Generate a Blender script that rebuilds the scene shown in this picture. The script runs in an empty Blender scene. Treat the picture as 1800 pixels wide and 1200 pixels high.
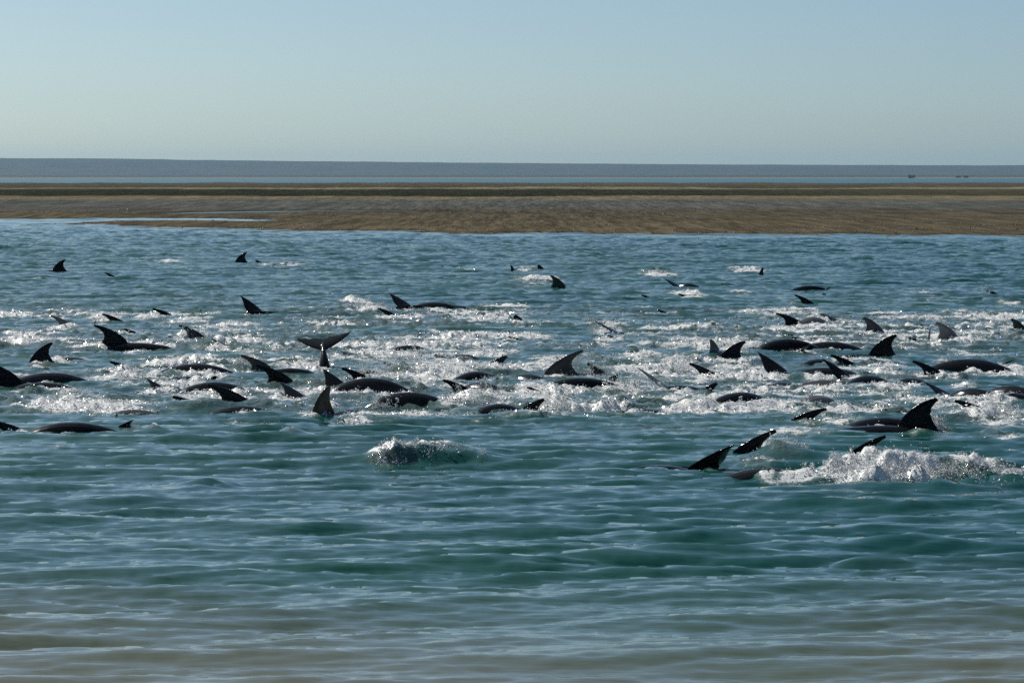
import bpy, bmesh, math, random
import numpy as np
from mathutils import Matrix, Vector, Euler

rng = np.random.default_rng(11)
random.seed(11)
C = bpy.context.scene.collection
S = bpy.context.scene

# ------------------------------------------------------------------ camera
EYE = 2.3                     # eye height over the water
HFOV = math.radians(18.0)
FPX = 900 / math.tan(HFOV / 2)        # focal length in photograph pixels
HOR = 308.0                   # photograph row of eye level
cam_d = bpy.data.cameras.new('camera')
cam = bpy.data.objects.new('camera', cam_d)
C.objects.link(cam)
cam.location = (0, 0, EYE)
pitch = math.atan((600 - HOR) / FPX)
cam.rotation_euler = (math.pi / 2 - pitch, 0, 0)
cam_d.sensor_width = 36
cam_d.angle = HFOV
cam_d.clip_start = 0.5
cam_d.clip_end = 40000
S.camera = cam

# ------------------------------------------------------------------ light
SUN_EL = math.radians(40)
SUN_AZ = math.radians(-38)    # clockwise from straight ahead (+Y); negative = to the left
world = bpy.data.worlds.new('World')
S.world = world
world.use_nodes = True
wn = world.node_tree.nodes
wl = world.node_tree.links
bg = wn['Background']
sky = wn.new('ShaderNodeTexSky')
sky.sky_type = 'NISHITA'
sky.sun_disc = False
sky.sun_elevation = SUN_EL
sky.sun_rotation = SUN_AZ
sky.altitude = 0
sky.air_density = 0.5
sky.dust_density = 0.85
sky.ozone_density = 3.5
tint = wn.new('ShaderNodeMix'); tint.data_type = 'RGBA'; tint.blend_type = 'MULTIPLY'
tint.inputs[0].default_value = 1
tint.inputs[7].default_value = (0.95, 1.055, 0.97, 1)      # slightly greener air than the model's
wl.new(sky.outputs['Color'], tint.inputs[6])
wl.new(tint.outputs[2], bg.inputs['Color'])
bg.inputs['Strength'].default_value = 0.082

sd = bpy.data.lights.new('sun', 'SUN')
sd.energy = 4.0
sd.angle = math.radians(0.53)
sd.color = (1.0, 0.95, 0.87)
sun = bpy.data.objects.new('sun', sd)
C.objects.link(sun)
sdir = Vector((math.sin(SUN_AZ) * math.cos(SUN_EL), math.cos(SUN_AZ) * math.cos(SUN_EL), math.sin(SUN_EL)))
sun.rotation_euler = sdir.to_track_quat('Z', 'Y').to_euler()
sun.location = sdir * 30

S.view_settings.view_transform = 'Standard'
S.view_settings.look = 'None'
S.view_settings.gamma = 1
S.view_settings.use_curve_mapping = False
S.view_settings.exposure = 0.0
S.render.engine = 'CYCLES'
cy = S.cycles
cy.max_bounces = 5
cy.diffuse_bounces = 2
cy.glossy_bounces = 2
cy.transmission_bounces = 2
cy.volume_bounces = 0
cy.transparent_max_bounces = 8
cy.caustics_reflective = False
cy.caustics_refractive = False
cy.sample_clamp_indirect = 6
cy.use_denoising = False

# ------------------------------------------------------------------ helpers
def ground(px, py):
    """photograph pixel -> point on the mean water level"""
    d = FPX * EYE / (py - HOR)
    return (px - 900) / FPX * d, d

def tag(o, label=None, cat=None, group=None, kind=None):
    if label: o['label'] = label
    if cat: o['category'] = cat
    if group: o['group'] = group
    if kind: o['kind'] = kind
    return o

def mesh_np(name, verts, faces, smooth=True):
    """faces: (n,k) integer array"""
    me = bpy.data.meshes.new(name)
    verts = np.ascontiguousarray(verts, dtype=np.float32)
    faces = np.ascontiguousarray(faces, dtype=np.int32)
    n, k = faces.shape
    me.vertices.add(len(verts))
    me.vertices.foreach_set('co', verts.ravel())
    me.loops.add(n * k)
    me.loops.foreach_set('vertex_index', faces.ravel())
    me.polygons.add(n)
    me.polygons.foreach_set('loop_start', np.arange(0, n * k, k, dtype=np.int32))
    me.update(calc_edges=True)
    me.polygons.foreach_set('use_smooth', np.full(n, smooth, dtype=bool))
    me.update()
    return me

def link(name, me, mat):
    o = bpy.data.objects.new(name, me)
    if mat: me.materials.append(mat)
    C.objects.link(o)
    return o

def grid_faces(nr, nc):
    i = np.arange(nr - 1)[:, None] * nc + np.arange(nc - 1)[None, :]
    i = i.ravel()
    return np.stack([i, i + 1, i + nc + 1, i + nc], 1)

class NT:
    def __init__(s, name):
        s.m = bpy.data.materials.new(name)
        s.m.use_nodes = True
        s.t = s.m.node_tree
        s.b = s.t.nodes['Principled BSDF']
        s.out = s.t.nodes['Material Output']
    def n(s, typ, **kw):
        nd = s.t.nodes.new(typ)
        for k, v in kw.items():
            if k.startswith('i_'):
                nd.inputs[k[2:].replace('_', ' ')].default_value = v
            else:
                setattr(nd, k, v)
        return nd
    def l(s, a, b): s.t.links.new(a, b)
    def math(s, op, a, b=None, c=None, clamp=False):
        nd = s.t.nodes.new('ShaderNodeMath'); nd.operation = op; nd.use_clamp = clamp
        for i, v in enumerate((a, b, c)):
            if v is None: continue
            if isinstance(v, (int, float)): nd.inputs[i].default_value = v
            else: s.l(v, nd.inputs[i])
        return nd.outputs[0]
    def mix(s, f, a, b, mode='MIX'):
        nd = s.t.nodes.new('ShaderNodeMix'); nd.data_type = 'RGBA'; nd.blend_type = mode
        for i, v in ((0, f), (6, a), (7, b)):
            if isinstance(v, (int, float)): nd.inputs[i].default_value = v
            elif isinstance(v, tuple): nd.inputs[i].default_value = v if len(v) == 4 else v + (1,)
            else: s.l(v, nd.inputs[i])
        return nd.outputs[2]
    def step(s, v, a, b, t0=0.0, t1=1.0):
        nd = s.t.nodes.new('ShaderNodeMapRange'); nd.interpolation_type = 'SMOOTHSTEP'
        s.l(v, nd.inputs[0])
        for i, x in zip((1, 2, 3, 4), (a, b, t0, t1)): nd.inputs[i].default_value = x
        return nd.outputs[0]
    def noise(s, scale, detail=3, rough=0.55, stretch=(1, 1, 1), vec=None, dist=0.0):
        mp = s.t.nodes.new('ShaderNodeMapping'); mp.inputs['Scale'].default_value = stretch
        if vec is None:
            vec = s.n('ShaderNodeNewGeometry').outputs['Position']
        s.l(vec, mp.inputs['Vector'])
        nd = s.t.nodes.new('ShaderNodeTexNoise')
        nd.inputs['Scale'].default_value = scale; nd.inputs['Detail'].default_value = detail
        nd.inputs['Roughness'].default_value = rough; nd.inputs['Distortion'].default_value = dist
        s.l(mp.outputs[0], nd.inputs['Vector'])
        return nd.outputs['Fac']

# ------------------------------------------------------------------ where the animals are
#  pose, photograph x, y of the waterline, height above water (photo px), heading (+1 right, -1 left), extras, label
D = []
def dol(pose, x, y, h, face, label, **kw): D.append((pose, x, y, h, face, label, kw))
# --- far pod, small fins
dol('fin', 104, 477, 18, -1, 'far dark fin alone at the upper left of the pod, white splash against it', var='falcate')
dol('fin', 194, 487, 7, 1, 'tiny dark fin tip alone in green ripples, right of the far left fin')
dol('fin', 424, 461, 14, -1, 'small dark fin furthest back of the pod left of centre, foam trailing behind it', var='falcate')
dol('fin', 455, 463, 5, 1, 'tiny dark bump just right of the furthest back fin left of centre')
dol('fluke', 443, 553, 29, 1, 'forked black tail at the left end of a tapering stock, alone in open green water')
dol('fin', 107, 576, 14, 1, 'pale grey fin half washed by spray, above the leftmost big fins', var='raked')
dol('fin', 194, 566, 9, 1, 'low dark rounded fin between two foam streaks at upper left', var='raked', roll=18)
dol('fin', 284, 554, 10, 1, 'small dark fin in front of a foam crest at upper left', var='raked')
dol('fin', 230, 587, 9, 1, 'low dark fin lying flat, right of and behind the tall swept fin on the left', var='raked', roll=18)
dol('fin', 194, 615, 35, 1, 'tall dark swept fin with its tip bent left, standing alone above foam on the left', var='raked', s=1.15)
dol('fin', 335, 598, 18, 1, 'grey fin with spray bursting on its left side, left of centre', var='raked')
dol('fin', 424, 594, 8, 1, 'small grey fin with a white cap of foam, left of the raised tail flukes')
dol('fluke', 392, 614, 19, 1, 'low black pointed tail blade, thin body line running right toward the raised tail flukes')
dol('fin', 72, 640, 30, -1, 'dark fin leaning right on a low grey back at the far left', var='falcate', lift=.03)
dol('back', 120, 634, 12, 1, 'rounded grey back just behind the right leaning fin at the far left', w=30)
dol('fin', 4, 682, 34, 1, 'black fin cut by the left edge, rising behind two long black backs', var='raked', s=1.1, lift=.05)
dol('back', 85, 674, 16, 1, 'long black back at the left edge, upper of two lying side by side', w=155)
dol('back', 75, 684, 9, 1, 'long black back at the left edge, lower of two lying side by side', w=150)
dol('fin', 212, 650, 12, 1, 'low black fin tip over a white clump of foam, left of the long arched back', var='raked', roll=18)
dol('back', 340, 658, 13, 1, 'long smooth black arched back lying in foam left of centre', w=132)
dol('back', 332, 670, 11, -1, 'thin curved black back just in front of the long arched back left of centre', w=85)
dol('fluke', 272, 686, 17, 1, 'low black tail blade pointing left in front of the curved backs on the left')
dol('back', 378, 690, 23, 1, 'thick black back behind the broad grey fin left of centre', w=90)
dol('fin', 400, 713, 31, 1, 'broad dark grey fin with the tip pointing left, above a low black back', var='raked', s=1.2)
dol('fin', 318, 707, 9, 1, 'small dark fin tip left of the broad dark grey fin', var='raked', roll=18)
dol('back', 422, 725, 13, 1, 'low black back lying directly in front of the broad dark grey fin', w=77)
dol('back', 233, 725, 13, 1, 'smooth wet grey hump in the foam behind the long low dolphin at the front left', w=55)
dol('fin', 8, 755, 16, 1, 'dark fin sloping down from the left edge, nearest the front there', var='raked', s=1.1)
dol('back', 128, 757, 19, -1, 'long low black dolphin with a bumped back at the front left, outside the foam', w=155)
dol('fluke', 222, 753, 11, -1, 'dark tail blade lying flat, touching the right end of the bumped long low back')
dol('fin', 450, 651, 21, 1, 'grey fin with a white burst of water at its left, behind an upright dark fin', var='raked')
dol('back', 508, 659, 9, 1, 'thin black back running right from the fin with the white burst', w=61)
dol('fin', 482, 676, 29, 1, 'dark upright swept fin left of centre, in front of a thin black back', var='raked', s=1.1)
dol('fluke', 512, 698, 22, 1, 'long low black tail blade with its point to the left, below the upright dark fin')
dol('fluke', 590, 683, 31, 1, 'large black tail blade pointing left with a thick stock at right, below the raised flukes')
dol('back', 652, 690, 19, 1, 'thick black back at the right of the large tail blade in the centre left', w=87)
dol('tail', 567, 645, 58, 1, 'black tail flukes raised high and spread wide, the only ones held up in the pod', lean=-6, yaw=-7)
dol('fin', 622, 671, 15, 1, 'broken dark fin shape under flying drops, right of the raised tail flukes', var='raked', roll=18)
dol('fin', 690, 646, 8, 1, 'little dark fin tip over a low black back, right of the raised tail', var='raked')
dol('back', 718, 654, 9, 1, 'low black back in white spray, right of the raised tail flukes', w=55)
dol('back', 645, 658, 14, -1, 'dark wet back flecked with drops, close to the right of the raised tail stock', w=40)
dol('fin', 681, 559, 13, 1, 'left of two small black fins in front of the long flat tail far back', var='raked')
dol('fin', 717, 557, 10, 1, 'right of two small black fins in front of the long flat tail far back', var='raked', roll=18)
dol('fluke', 705, 545, 22, 1, 'black tail blade right of a white splash far back, long flat stock to its right', pitch=16)
dol('back', 765, 545, 7, 1, 'thin flat black back continuing right from the tail beside the white splash at the back', w=70)
dol('fin', 567, 730, 38, -1, 'brownish grey fin sticking straight up from churned water, left of a shiny hump', var='upright', yaw=52, roll=6, pitch=4, s=1.08)
dol('back', 614, 728, 19, 1, 'shiny blue grey hump streaked with running water, right of the brownish upright fin', w=57)
dol('back', 718, 716, 18, 1, 'big dark rounded back at the front of the pod, left of the foaming heap', w=85)
dol('fin', 800, 687, 14, 1, 'low black fin in the middle of the pod, just above a foaming wave', var='raked', roll=18)
dol('fin', 901, 476, 10, 1, 'tiny thin dark fin at the left end of a foam streak, very far back', var='upright', yaw=60)
dol('fin', 950, 474, 6, 1, 'tiny dark fin at the very back, right end of a foam streak right of centre', var='upright')
dol('fin', 980, 506, 17, 1, 'grey brown fin with a white splash to its left, far back right of centre', var='falcate')
dol('fluke', 1183, 506, 15, 1, 'dark tail bent up like a shallow letter V far back on the right')
dol('back', 1208, 506, 9, -1, 'small dark rounded hump touching the shallow V of a tail far back on the right', w=25)
dol('fin', 913, 567, 17, 1, 'small dark hooked fin alone behind a foam streak in the middle', var='upright')
dol('fluke', 1066, 587, 22, 1, 'thin dark curved tail edge over white water, right of centre behind the pod', yaw=40)
dol('fin', 1075, 595, 6, 1, 'tiny dark bump below the thin curved tail right of centre', var='raked')
dol('fin', 1168, 554, 9, 1, 'small low black fin alone in smooth green water, right of centre', var='raked', roll=18)
dol('fin', 905, 598, 6, 1, 'tiny dark fin breaking a long white foam streak in the middle', var='raked')
dol('fin', 992, 661, 40, -1, 'tall grey fin leaning right behind a veil of spray in the middle of the pod', var='raked', s=1.15)
dol('fin', 878, 645, 12, -1, 'small black fin leaning right, left of the tall grey fin in spray', var='falcate')
dol('fin', 1047, 657, 16, 1, 'short grey fin right behind the tall grey fin in spray', var='falcate')
dol('back', 1018, 680, 18, -1, 'long black back in front of the tall grey fin in the middle of the pod', w=135)
dol('fluke', 1076, 674, 15, -1, 'black tail tip raised at the right end of the long back in the middle')
dol('fin', 868, 671, 22, 1, 'dark swept fin glittering with drops, left of the tall grey fin in the middle', var='raked', s=1.15)
dol('back', 835, 668, 16, 1, 'dark back covered in drops of spray, left of the glittering fin in the middle', w=40)
dol('back', 930, 667, 11, 1, 'flat black back between the glittering fin and the tall grey fin', w=50)
dol('fin', 944, 691, 12, 1, 'low black fin pointing left in the foam under the long middle back', var='raked', roll=18)
dol('fin', 937, 722, 19, -1, 'broad black fin leaning right with a white splash at its tip, below the middle backs', var='falcate', roll=25)
dol('back', 1125, 723, 8, 1, 'thin flat black back in pale foam at the front, right of the middle', w=95)
dol('fluke', 1150, 684, 34, 1, 'pale grey translucent tail blade with a dark tip, right of the middle', yaw=30, pitch=24)
dol('back', 1195, 684, 11, 1, 'low black back right of the pale tail blade', w=60)
dol('fin', 1146, 480, 7, -1, 'tiny dark fin in front of a pale foam hump far back on the right', var='upright')
dol('fin', 1338, 482, 12, -1, 'thin upright far fin at the right end of a bright foam streak', var='upright', yaw=55)
dol('back', 1424, 511, 10, -1, 'long dark low back far away on the right, in clear water', w=62)
dol('fluke', 1455, 508, 6, -1, 'dark tail tip at the right end of the far long low back')
dol('fin', 1415, 534, 17, 1, 'dark fin with foam behind it just below the far long low back', var='raked')
dol('fin', 1140, 525, 7, 1, 'tiny dark fin at the left end of a short foam patch, far right of centre', var='raked')
dol('fin', 1203, 524, 6, 1, 'tiny dark fin inside a foam patch, below the shallow V of a tail', var='raked')
dol('fin', 1452, 520, 4, 1, 'tiny dark fin tip right of the fin below the far long low back', var='raked')
dol('fin', 1388, 574, 18, 1, 'dark fin in front of a white streak, behind the crowded right half of the pod', var='raked', roll=20)
dol('back', 1428, 572, 12, 1, 'pale grey back under a film of white water, a small pale fin above it', w=30)
dol('fin', 1459, 569, 12, 1, 'small pale grey fin over the white filmed back', var='raked')
dol('fin', 1535, 588, 23, 1, 'grey fin with a low body line to its right, behind the pod on the right', var='falcate')
dol('fin', 1666, 598, 27, 1, 'pale grey narrow fin standing apart on the right', var='falcate')
dol('fin', 1633, 605, 26, 1, 'very thin dark fin seen end on, left of the pale narrow fin', var='upright', yaw=82)
dol('fin', 1612, 603, 8, 1, 'small dark fin under a curl of white water, left of the end on fin', var='raked')
dol('fin', 1791, 580, 17, 1, 'grey fin touching the right edge, behind the pod', var='falcate')
dol('fin', 1744, 517, 6, 1, 'far small dark fin right of a lone white puff of spray', var='raked', roll=18)
dol('fin', 1554, 628, 29, -1, 'black upright fin leaning right on a long low body line, right of the crowded backs', var='falcate', lift=.03)
dol('fin', 1288, 635, 25, -1, 'black fin leaning right with a long thin body line running left', var='falcate', s=1.05, lift=.03)
dol('fin', 1256, 630, 16, 1, 'small pale grey pointed fin on the long thin body line', var='upright', yaw=50)
dol('back', 1326, 613, 12, 1, 'low black back at the left of the arched body on the right half', w=34)
dol('back', 1386, 618, 24, -1, 'long arched black body curving down to the right, behind the large swept tail', w=85)
dol('fluke', 1415, 622, 16, -1, 'black tail blade sloping down right from the long arched body', pitch=23)
dol('fin', 1407, 607, 13, 1, 'short dark fin peeking over the long arched body', var='falcate')
dol('back', 1458, 616, 13, 1, 'smooth back with a blue sheen, right of the short peeking fin', w=85)
dol('fin', 1238, 662, 22, 1, 'dark broad fin in the white water left of the large swept tail', var='raked', s=1.05)
dol('fluke', 1362, 665, 36, 1, 'large dark tail blade sweeping up left in the crowded right half, long body behind it')
dol('back', 1448, 664, 12, 1, 'flat black back running right from the large swept tail blade', w=95)
dol('back', 1438, 644, 16, -1, 'dark low back behind the forked black tail on the right', w=47)
dol('fluke', 1480, 671, 41, 1, 'forked black tail with a thick stock sloping down right, in the crowded right half', pitch=21.5)
dol('fin', 1478, 639, 10, 1, 'little dark fin showing behind the forked black tail', var='raked')
dol('back', 1452, 682, 21, 1, 'grey back with a row of bright wet glints, in front of the forked black tail', w=108)
dol('back', 1380, 682, 14, 1, 'low dark back at the left end of the glinting grey back', w=59)
dol('back', 1303, 705, 19, -1, 'dark curved back over white foam, left of the two pale grey humps', w=68)
dol('fin', 1247, 691, 15, -1, 'small dark fin leaning right in the foam at the left of the curved back', var='falcate')
dol('back', 1236, 712, 8, 1, 'low dark strip of back in front of the small leaning fin', w=28)
dol('back', 1436, 711, 15, 1, 'pale grey wet hump, left of two in front of the glinting back', w=60)
dol('back', 1478, 719, 13, 1, 'pale grey wet hump, right of two in front of the glinting back', w=45)
dol('fin', 1428, 742, 17, -1, 'black fin alone in green water in front of the two pale humps', var='raked', roll=15)
dol('back', 1702, 653, 18, 1, 'long smooth black arched back on the far right of the pod', w=115)
dol('fluke', 1771, 647, 11, -1, 'dark tail end right of the long smooth arched back on the far right')
dol('fin', 1632, 662, 21, 1, 'low dark swept fin in front of the left end of the long smooth arched back', var='raked', roll=18, s=1.1)
dol('fluke', 1652, 697, 24, 1, 'long black tail blade with its tip at left, on the right between patches of foam')
dol('back', 1716, 701, 14, 1, 'dark back right of the long black tail blade', w=55)
dol('back', 1776, 707, 12, 1, 'low black back at the right edge, lower of two', w=52)
dol('back', 1782, 692, 12, 1, 'low black back at the right edge, upper of two', w=40)
dol('back', 1600, 673, 9, 1, 'dark strip of back in foam behind the long black tail blade', w=20)
dol('back', 1688, 678, 13, 1, 'grey wet back under a wash of foam on the right', w=45)
dol('fin', 1706, 722, 14, 1, 'small low dark fin just behind the tallest fin on the right', var='raked', roll=18)
dol('fin', 1617, 760, 53, -1, 'tallest black fin of the pod, hooked to the right, in front of the crowded backs', var='falcate', s=1.08)
dol('back', 1552, 748, 16, -1, 'low dark back running left from the foot of the tallest fin on the right', w=90)
dol('fluke', 1250, 824, 43, -1, 'nearest black tail, one blade raised and one down, thin stock running left', s=1.2, pitch=18)
dol('fin', 1325, 797, 40, -1, 'black fin leaning far right just behind the nearest raised tail', var='raked', s=1.1, roll=8, pitch=8)
dol('fin', 1525, 816, 31, -1, 'black fin tip showing over the big white breaking wave at the front right', var='raked', s=1.05)
dol('back', 1345, 842, 4, -1, 'dark grey back at the left foot of the big breaking wave at the front right', w=90)
dol('back', 1160, 822, 13, -1, 'low dark back running left from the nearest raised tail', w=100)

dol('back', 602, 626, 9, 1, 'wet blue black back just right of the raised tail stock, above the flying drops', w=34)
dol('back', 718, 617, 10, 1, 'dark back half lost in glittering spray, above and right of the raised tail', w=32)
dol('fin', 776, 634, 11, 1, 'small dark fin in glittering spray between the raised tail and the tall grey fin', var='falcate')
dol('back', 812, 633, 15, 1, 'dull grey back behind the glittering spray, left of the small leaning black fin', w=56)
dol('back', 738, 675, 6, 1, 'thin dark sliver of back in the foam above the big dark rounded back', w=66)
dol('back', 848, 686, 9, 1, 'low blue black back touching the low fin above the foaming heap', w=34)
dol('back', 664, 700, 10, 1, 'dark back low in the spray behind the shiny blue grey hump', w=46)
dol('back', 1236, 674, 7, 1, 'thin dark back under the dark broad fin in the white water', w=34)
dol('back', 1526, 675, 10, 1, 'dark back at the lower end of the forked black tail, beside a white splash', w=34)
dol('fin', 370, 668, 9, -1, 'small curved dark fin over the thin curved back in front of the arched back', var='falcate')
dol('back', 414, 686, 11, 1, 'dark back in foam right of the thick black back, beside the upright dark fin', w=40)
dol('back', 874, 726, 8, 1, 'low dark back left of the broad black fin with a splash at its tip', w=48)
dol('fin', 1395, 592, 6, 1, 'tiny dark fin behind the short fin peeking over the arched body', var='raked')


# ------------------------------------------------------------------ wave and foam fields
class Tile:
    """periodic random field made by an inverse FFT of a spectrum"""
    def __init__(s, n, L, spec, chop=False, seed=0):
        r = np.random.default_rng(seed)
        k1 = np.fft.fftfreq(n, L / n) * 2 * np.pi
        kx, ky = np.meshgrid(k1, k1, indexing='xy')
        k = np.hypot(kx, ky); k[0, 0] = 1e-6
        a = np.sqrt(np.maximum(spec(kx, ky, k), 0)); a[0, 0] = 0
        H = a * (r.normal(size=(n, n)) + 1j * r.normal(size=(n, n)))
        h = np.fft.ifft2(H)
        sc = 1 / h.real.std()
        s.n, s.L = n, L
        s.h = (h.real * sc).astype(np.float32)
        if chop:
            s.dx = (np.fft.ifft2(-1j * kx / k * H).real * sc).astype(np.float32)
            s.dy = (np.fft.ifft2(-1j * ky / k * H).real * sc).astype(np.float32)
    def get(s, f, x, y):
        u = (x / s.L * s.n) % s.n; v = (y / s.L * s.n) % s.n
        i = np.floor(u).astype(np.int32); j = np.floor(v).astype(np.int32)
        fu = (u - i).astype(np.float32); fv = (v - j).astype(np.float32)
        i %= s.n; j %= s.n; i2 = (i + 1) % s.n; j2 = (j + 1) % s.n
        return (f[j, i] * (1 - fu) + f[j, i2] * fu) * (1 - fv) + (f[j2, i] * (1 - fu) + f[j2, i2] * fu) * fv

def wave_spec(lp, lmin, ex, wdir=-80, spread=3):
    a0 = math.radians(wdir); c0, s0 = math.cos(a0), math.sin(a0); kp = 2 * np.pi / lp; kc = 2 * np.pi / lmin
    def f(kx, ky, k):
        c = np.abs(kx * c0 + ky * s0) / k
        return np.exp(-1.25 * (kp / k) ** 2) / k ** ex * c ** (2 * spread) * np.exp(-(k / kc) ** 2)
    return f

def iso_spec(lmax, lmin, ex, sx=1.0):
    k0 = 2 * np.pi / lmax; kc = 2 * np.pi / lmin
    def f(kx, ky, k):
        q = np.hypot(kx * sx, ky)
        q[0, 0] = 1e-6
        return np.exp(-(k0 / q) ** 2) / q ** ex * np.exp(-(q / kc) ** 2)
    return f

W1 = Tile(1024, 37.3, wave_spec(0.85, 0.13, 3.9, -84, 6), True, 1)
W2 = Tile(1024, 11.7, wave_spec(0.27, 0.06, 3.5, -80, 5), True, 2)
W3 = Tile(512, 43.0, wave_spec(1.9, 0.7, 4.5, -86, 9), True, 7)            # low swell
T1 = Tile(1024, 14.1, iso_spec(0.55, 0.07, 3.2, 1.0), False, 3)      # churned water
N1 = Tile(1024, 31.0, iso_spec(1.5, 0.08, 2.7, 2.6), False, 4)       # foam streaks
N2 = Tile(512, 61.0, iso_spec(9.0, 0.6, 3.0, 1.6), False, 5)         # large patches

# explicit foam patches: photograph x, y, width, height (pixels), strength
FOAM = [
 (300,459,60,7,.8),(500,466,110,8,.8),(60,492,40,6,.5),(340,482,40,6,.5),(600,470,60,7,.45),(820,475,70,7,.5),
 (925,473,60,7,.8),(940,494,70,14,1.15),(1155,481,60,12,1.0),(1212,519,60,14,1.0),(1315,474,60,9,1.1),(1300,515,40,10,.8),
 (1625,518,45,10,.7),(1445,487,50,6,.5),(1525,468,60,6,.4),(30,555,110,14,.9),(120,552,120,20,.95),(60,592,90,14,.95),
 (185,556,60,14,.95),(330,590,36,26,1.1),(400,575,90,22,.8),(330,560,110,16,.8),(255,615,60,22,.8),(160,612,50,20,.8),
 (620,533,54,14,1.25),(655,543,60,16,1.2),(850,556,120,16,1.0),(890,540,100,12,.8),(795,593,240,12,1.15),(900,592,170,10,1.0),
 (1065,575,60,24,1.0),(1215,578,110,9,.95),(1130,555,120,12,.5),(1380,552,130,20,.9),(1440,563,70,22,1.0),(1400,580,90,12,.8),
 (1545,580,80,16,.8),(1600,600,80,18,.9),(1660,602,80,12,.9),(1750,560,110,30,.7),(1780,535,50,8,.8),(1570,553,70,10,.7),
 (1270,612,90,24,1.15),(1130,625,80,14,1.0),(1250,600,150,18,.8),(1400,615,100,20,.9),(1540,640,90,16,.8),(1700,620,120,30,.5),
 (330,640,180,22,1.1),(430,640,50,26,1.3),(210,660,46,16,1.2),(380,650,60,24,1.1),(520,640,90,20,1.05),(570,640,30,30,1.2),
 (350,663,80,14,1.15),(430,692,60,24,1.0),(380,700,100,18,1.1),(150,712,190,20,1.0),(90,690,140,12,.7),(150,725,120,14,.7),
 (650,620,120,40,.9),(720,610,160,40,.9),(740,655,120,30,1.1),(640,672,90,16,1.1),(790,650,110,40,1.1),(860,622,90,14,.9),
 (840,697,110,30,1.25),(720,690,80,20,1.1),(560,690,60,16,1.0),(700,735,130,14,.9),(620,742,80,10,.7),(900,650,80,20,.9),
 (960,640,60,20,.9),(960,690,150,24,1.05),(980,710,50,30,1.3),(1060,715,130,16,1.05),(1100,690,110,40,1.1),(1180,650,110,40,1.1),
 (1200,635,80,20,1.0),(1190,690,90,20,.9),(1270,662,130,24,1.15),(1330,655,70,20,1.1),(1320,690,120,20,1.1),(1240,720,170,22,1.1),
 (1280,700,80,20,1.0),(1420,690,140,14,1.1),(1380,712,120,22,.9),(1560,690,110,30,1.0),(1560,660,80,24,1.0),(1620,705,110,24,.9),
 (1640,750,50,22,1.25),(1580,725,120,14,.9),(1720,730,130,40,1.05),(1740,710,110,20,1.0),(1770,660,90,14,1.0),(1660,665,110,14,1.1),
 (1680,640,60,16,.9),(1500,660,60,14,.9),(30,800,120,10,.35),(150,785,200,10,.35),(430,742,100,8,.6),(510,765,40,6,.7),
 (270,752,30,8,.9),(470,750,40,6,.6),(900,745,250,14,.45),(1150,750,260,14,.5),(760,735,300,14,.5),(1400,760,120,14,.8),(1480,745,90,12,.8),
 (1560,845,190,12,1.5),(1630,849,130,8,1.25),(1495,843,80,9,1.3),(1720,845,120,9,1.35),(1785,847,80,6,1.2),(1600,830,240,16,1.2),(1370,795,80,24,1.2),(1330,815,80,14,1.0),(1400,845,110,8,.7),(1760,765,80,20,.8),
 (682,811,56,12,1.5),(715,812,40,8,1.1),(760,807,90,8,.75),(815,811,60,6,.5),(1300,835,60,8,.6),(1560,790,80,8,.8),
]
# single humps of water: photograph x, y of the foot, width px, height m, half depth m
BUMPS = [(740,818,190,.095,.36),(690,818,70,.03,.22),(820,816,120,.06,.3),(1560,854,250,.07,.45),(1660,853,240,.085,.5),(1790,853,200,.075,.48),(1000,812,120,.05,.3),
         (350,862,90,.06,.22),(1380,806,90,.09,.2),(560,900,260,.035,.3),(250,1010,420,.02,.3),(1250,1045,420,.02,.3),(1080,990,300,.018,.3),
         (1540,748,90,.05,.2),(1270,632,90,.09,.3),(850,705,100,.07,.2),(985,722,60,.06,.2),(620,538,54,.09,.5),(655,552,60,.07,.4),
         (1155,485,50,.10,.6),(940,500,60,.08,.5),(1430,572,60,.07,.4),(330,648,150,.05,.3),(1560,556,80,.04,.4),(930,474,60,.06,.6)]

for _p, _x, _y, _h, *_r in D:
    if 530 < _y < 850:
        FOAM.append((_x + random.uniform(-16, 16), _y + random.uniform(-1, 4), random.uniform(34, 60), random.uniform(5, 9), random.uniform(.75, 1.1)))

def edge_y(x):
    xp = [-120, -60, -19.6, -14.7, -7, 0, 6.6, 19.2, 60, 120]
    yp = [168, 166, 149, 140, 132, 127, 124.5, 121, 112, 108]
    return np.interp(x, xp, yp)

def foam_field(x, y):
    py = HOR + FPX * EYE / np.maximum(y, 5)
    px = 900 + x / np.maximum(y, 5) * FPX
    base = 0.62 * np.exp(-np.clip((585 - py) / 48, 0, None) ** 2) * np.exp(-np.clip((py - 712) / 26, 0, None) ** 2)
    base = base + 0.20 * np.exp(-((py - 520) / 50) ** 2) + 0.16 * np.exp(-((py - 760) / 22) ** 2)
    base = base * (0.85 + 0.35 * N2.get(N2.h, x, y))
    acc = np.zeros_like(x)
    for fx, fy, fw, fh, st in FOAM:
        cx, cd = ground(fx, fy)
        sx = fw * 0.5 * cd / FPX; sdp = max(fh * 0.5 * cd * cd / (FPX * EYE), 0.18)
        m = (np.abs(y - cd) < 2.6 * sdp) & (np.abs(x - cx) < 2.6 * sx)
        if m.any():
            q = ((x[m] - cx) / sx) ** 2 + ((y[m] - cd) / sdp) ** 2
            acc[m] = np.maximum(acc[m], st * np.exp(-q * 0.7))
    return np.clip(base, 0, 1), acc

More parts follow.
